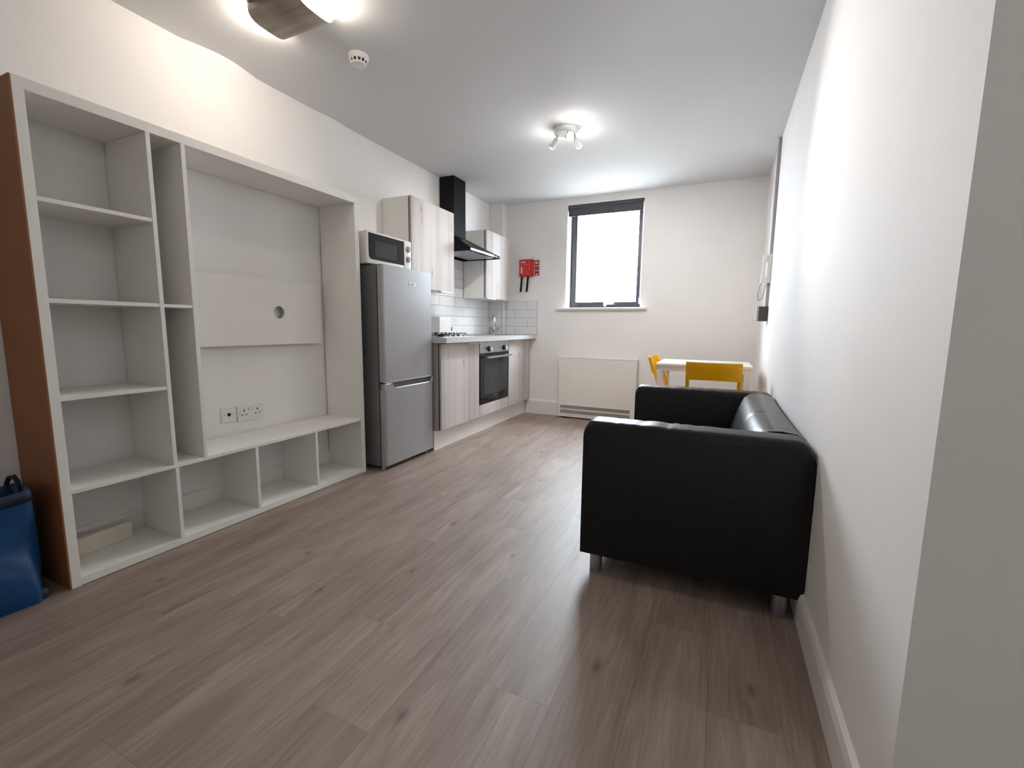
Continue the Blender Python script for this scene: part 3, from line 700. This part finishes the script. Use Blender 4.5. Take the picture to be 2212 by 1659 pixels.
def chair(label, loc, rz):
    t = thing('dining_chair', label, 'chair', loc, rz)
    L = dict(local=True)
    hw = .187
    # backrest: a shell curved away from the sitter, leaning back
    bm = bmesh.new(); n = 14; F, Bk = [], []
    for j, (z, lean) in enumerate(((.655, 0), (.70, -.012), (.75, -.026), (.785, -.036), (.792, -.039))):
        f, b = [], []
        for i in range(n+1):
            s = -1+2*i/n; y = -.170-.030*(1-s*s)+lean; th = .007 if j < 4 else .003
            z_ = z+(.006*(1-s*s) if j == 0 else 0)
            f.append(bm.verts.new((s*hw, y+th, z_))); b.append(bm.verts.new((s*hw, y-th, z_)))
        F.append(f); Bk.append(b)
    for j in range(4):
        for i in range(n):
            bm.faces.new((F[j][i], F[j][i+1], F[j+1][i+1], F[j+1][i])); bm.faces.new((Bk[j][i], Bk[j+1][i], Bk[j+1][i+1], Bk[j][i+1]))
        for i in (0, n): bm.faces.new((F[j][i], F[j+1][i], Bk[j+1][i], Bk[j][i]))
    for i in range(n):
        bm.faces.new((F[0][i], Bk[0][i], Bk[0][i+1], F[0][i+1])); bm.faces.new((F[4][i], F[4][i+1], Bk[4][i+1], Bk[4][i]))
    obj('backrest', bm, M_YEL, t, smooth=True, **L)
    for s in (-1, 1):
        def post(x, w_, pts):
            b = bmesh.new(); prev = None
            for y, z in pts:
                q = [b.verts.new((x+dx, y+dy, z)) for dx, dy in ((-w_, -.013), (w_, -.013), (w_, .013), (-w_, .013))]
                if prev:
                    for k_ in range(4): b.faces.new((prev[k_], prev[(k_+1) % 4], q[(k_+1) % 4], q[k_]))
                else: b.faces.new(q)
                prev = q
            b.faces.new(prev); bmesh.ops.bevel(b, geom=list(b.edges), offset=.003, segments=1, affect='EDGES'); return b
        obj('leg', post(s*(hw-.013), .013, ((-.17, 0), (-.115, .25), (-.098, .45), (-.140, .62), (-.204, .786))), M_YEL, t, **L)
        obj('leg', post(s*(hw-.017), .014, ((.165, 0), (.145, .43))), M_YEL, t, **L)
    bm = B((-hw+.002, hw-.002, -.125, .165, .425, .450)); bmesh.ops.bevel(bm, geom=list(bm.edges), offset=.008, segments=2, affect='EDGES')
    obj('seat', bm, M_YEL, t, smooth=True, **L)
    return t
chair('yellow plastic chair with its back turned to the black sofa', (2.516, 3.734, 0), 0)
chair('yellow plastic chair tucked under the table facing the intercom wall', (2.226, 4.116, 0), -PI/2-.05)

# ------------------------------------------------------------------ sofa
sf = thing('sofa', 'black leather two seat sofa with low arms along the right wall', 'sofa', (2.455, 2.45, 0))
SX0, SX1, SY0, SY1, SZ0, SZ1 = 2.060, W-.004, 1.757, 3.150, .090, .655
def softbox(x0, x1, y0, y1, z0, z1, r, puff=.0, cuts=10):
    bm = B((x0, x1, y0, y1, z0, z1))
    bmesh.ops.bevel(bm, geom=list(bm.edges), offset=r, segments=5, profile=.5, affect='EDGES'); return bm
def arm(y0, y1):
    """upholstered arm: rounded top, rear and front, slightly slack leather on top"""
    prof = []; r = .034; n = 7
    for cx, cy, a0 in ((SX1-.055, SZ1-.05, 0),):
        pass
    bm = bmesh.new(); nx = 44
    def sect(x, top):
        pts = [(y0, SZ0), (y0-.002, SZ0+.15), (y0-.002, top-r)]
        pts += [(y0+r-r*math.cos(PI/2*i/n), top-r+r*math.sin(PI/2*i/n)) for i in range(1, n+1)]
        pts += [(y1-r+r*math.sin(PI/2*i/n), top-r+r*math.cos(PI/2*i/n)) for i in range(0, n+1)]
        pts += [(y1, SZ0)]
        return pts
    rows = []
    for i in range(nx+1):
        u = i/nx; x = SX0+(SX1-SX0)*u
        top = SZ1
        df, db = (x-SX0), (SX1-x)
        if df < .03: top -= .03-math.sqrt(max(0, .03**2-(.03-df)**2))
        if db < .06: top -= .06-math.sqrt(max(0, .06**2-(.06-db)**2))
        wob = .0022*math.sin(x*95+2*math.sin(x*31))*(1 if .12 < u < .75 else .25)*math.exp(-((u-.32)/.3)**2)
        rows.append([bm.verts.new((x, a, b+(wob if b > SZ1-.05 else 0))) for a, b in sect(x, top)])
    for a_, b_ in zip(rows, rows[1:]):
        for k_ in range(len(a_)-1): bm.faces.new((a_[k_], a_[k_+1], b_[k_+1], b_[k_]))
        bm.faces.new((a_[-1], a_[0], b_[0], b_[-1]))
    bm.faces.new(rows[0]); bm.faces.new(rows[-1]); return bm
obj('armrest', arm(SY0, SY0+.150), M_LEATHER, sf, smooth=True, sharp=50)
obj('armrest', arm(SY1-.150, SY1), M_LEATHER, sf, smooth=True, sharp=50)
# backrest
bm = bmesh.new(); ny = 48; rows = []
prof = [(SX1, SZ0), (SX1, .60), (SX1-.012, .632), (SX1-.04, .650), (SX1-.09, .657), (SX1-.135, .652), (SX1-.165, .630), (SX1-.19, .585), (SX1-.215, .52), (SX1-.235, .45), (SX1-.25, .38), (SX1-.25, SZ0)]
ya, yb = SY0+.149, SY1-.149
for i in range(ny+1):
    y = ya+(yb-ya)*i/ny; row = []
    seam = math.exp(-((y-2.33)/.012)**2)+math.exp(-((y-1.96)/.012)**2)*.7
    puf = .010*math.sin(PI*(y-ya)/(yb-ya))**.5 if ya < y < yb else 0
    for x, z in prof:
        up_ = 1 if z > .3 and x < SX1-.001 else 0
        row.append(bm.verts.new((x-up_*(puf-.006*seam), y, z-(.005*seam if z > .6 else 0))))
    rows.append(row)
for a_, b_ in zip(rows, rows[1:]):
    for k_ in range(len(prof)): bm.faces.new((a_[k_], a_[(k_+1) % len(prof)], b_[(k_+1) % len(prof)], b_[k_]))
bm.faces.new(rows[0]); bm.faces.new(rows[-1])
obj('backrest', bm, M_LEATHS, sf, smooth=True, sharp=60)
obj('seat_cushion', softbox(SX0+.006, SX1-.235, ya, yb, .25, .41, .035), M_LEATHS, sf, smooth=True)
obj('seat_base', B((SX0+.012, SX1-.24, ya, yb, SZ0, .255), bev=.006), M_LEATHER, sf)
for x, y in ((2.118, 1.812), (2.800, 1.800), (2.118, 3.09), (2.80, 3.09)): obj('leg', revolve(bmesh.new(), (x, y, 0), (0, 0, 1), [(.024, 0), (.026, .004), (.026, .094)], 24), M_STEEL, sf, smooth=True)

# ------------------------------------------------------------------ ceiling fittings
lp = thing('ceiling_light', 'curved grey wood effect ceiling light open at both ends', 'ceiling light', (.72, 1.545, H-.1))
LX0, LX1, LY, LW, LD = .548, .850, 1.585, .100, .066
prof = [(LY-LW, H-.0)]
for i in range(13):
    a = PI*i/12; c, s = math.cos(a), math.sin(a)
    prof.append((LY-LW*math.copysign(abs(c)**.55, c), H-.012-(LD-.012)*abs(s)**.7))
prof.append((LY+LW, H-.0))
bm = bmesh.new(); P0 = []; P1 = []
for y, z in prof: P0.append(bm.verts.new((LX0, y, z))); P1.append(bm.verts.new((LX1, y, z)))
for i in range(len(prof)-1): bm.faces.new((P0[i], P0[i+1], P1[i+1], P1[i]))
cv = obj('cover', bm, M_LAMPC, lp, smooth=True, sharp=50); sm = cv.modifiers.new('t', 'SOLIDIFY'); sm.thickness = .003; sm.offset = 0
body = [(LY+(y-LY)*.93, H-(H-z)*.93) for y, z in prof]
bm = prism(body, 'x', LX0-.006, LX1+.040)
obj('opal_diffuser', bm, emit('opal_glow', (1, .88, .74), OPAL), lp, smooth=True, sharp=50)

sd = thing('smoke_detector', 'round white smoke detector on the ceiling', 'smoke detector', (.715, 1.965, H-.05))
cx_, cy_ = .712, 1.990
obj('base', revolve(bmesh.new(), (cx_, cy_, H), (0, 0, -1), [(.052, 0), (.052, .008), (.050, .018), (.044, .024)], 32), M_WPLAS, sd, smooth=True)
obj('vent_ring', revolve(bmesh.new(), (cx_, cy_, H-.022), (0, 0, -1), [(.041, 0), (.037, .018)], 32), M_BLACK, sd)
bm = bmesh.new()
for i in range(12):
    a = 2*PI*i/12; c, s = math.cos(a), math.sin(a)
    tube([(cx_+.044*c, cy_+.044*s, H-.023), (cx_+.037*c, cy_+.037*s, H-.042)], .0035, 6, bm)
obj('vent_ribs', bm, M_WPLAS, sd)
obj('cap', revolve(bmesh.new(), (cx_, cy_, H-.039), (0, 0, -1), [(.040, 0), (.038, .006), (.028, .010), (.018, .0105), (.017, .009), (0, .009)], 32), M_WPLAS, sd, smooth=True)

sl = thing('spotlight', 'white round ceiling spotlight with three adjustable heads', 'spotlight', (1.447, 3.262, H-.05))
bc = Vector((1.447, 3.262, H))
obj('base', revolve(bmesh.new(), bc, (0, 0, -1), [(.082, 0), (.082, .005), (.085, .006), (.085, .034), (.080, .042), (0, .042)], 40), M_WPLAS, sl, smooth=True)
warm = (1, .965, .92)
for ang, dr_, pw in ((200, (-1.25, .45, -1.45), SPOT_L), (20, (.50, 1.25, -1.2), SPOT_R), (-62, (1.40, -1.62, -.80), SPOT_C)):
    a = math.radians(ang); p = bc+Vector((.062*math.cos(a), .062*math.sin(a), -.036)); d = Vector(dr_).normalized()
    q = p+Vector((.012*math.cos(a), .012*math.sin(a), -.045))
    obj('arm', tube([p, p+Vector((0, 0, -.02)), q], .0055, 8), M_GPLAS, sl, smooth=True)
    hdm = revolve(bmesh.new(), q-d*.020, d, [(0, 0), (.012, .002), (.017, .012), (.018, .045), (.021, .052), (.028, .070), (.0265, .070), (.019, .052), (.016, .046), (0, .046)], 24)
    h_ = obj('head', hdm, M_WPLAS, sl, smooth=True)
    obj('lamp', revolve(bmesh.new(), q+d*.040, d, [(0, .022), (.016, .018), (.021, .008), (.016, -.004), (0, -.006)], 18), emit('spot_lamp', warm, 14 if ang == -62 else 3), h_, smooth=True)
    l = bpy.data.lights.new('spot_beam', 'SPOT'); l.energy = pw; l.color = warm; l.shadow_soft_size = .016; l.spot_size = math.radians({200: 110, 20: 105, -62: 60}[ang]); l.spot_blend = 1.0
    lo_ = bpy.data.objects.new('spot_beam', l); COL.objects.link(lo_); lo_.parent = sl; lo_.location = q+d*.078-OFF[sl]; lo_.rotation_euler = d.to_track_quat('-Z', 'Y').to_euler()
    l = bpy.data.lights.new('spot_spill', 'POINT'); l.energy = SPILL; l.color = warm; l.shadow_soft_size = .018
    lo_ = bpy.data.objects.new('spot_spill', l); COL.objects.link(lo_); lo_.parent = sl; lo_.location = q+d*.078-OFF[sl]

hg = thing('hall_light', 'round opal globe light on the hallway ceiling', 'ceiling light', (3.3, -.9, H-.2))
obj('rose', revolve(bmesh.new(), (3.3, -.9, H), (0, 0, -1), [(.06, 0), (.06, .015), (.02, .03), (.02, .06)], 24), M_WPLAS, hg, smooth=True)
obj('globe', revolve(bmesh.new(), (3.3, -.9, H-.05), (0, 0, -1), [(0, 0)]+[(.09*math.sin(PI*i/12), .09-.09*math.cos(PI*i/12)) for i in range(1, 12)]+[(0, .18)], 24), emit('globe_glow', (1, .97, .92), HALL), hg, smooth=True)
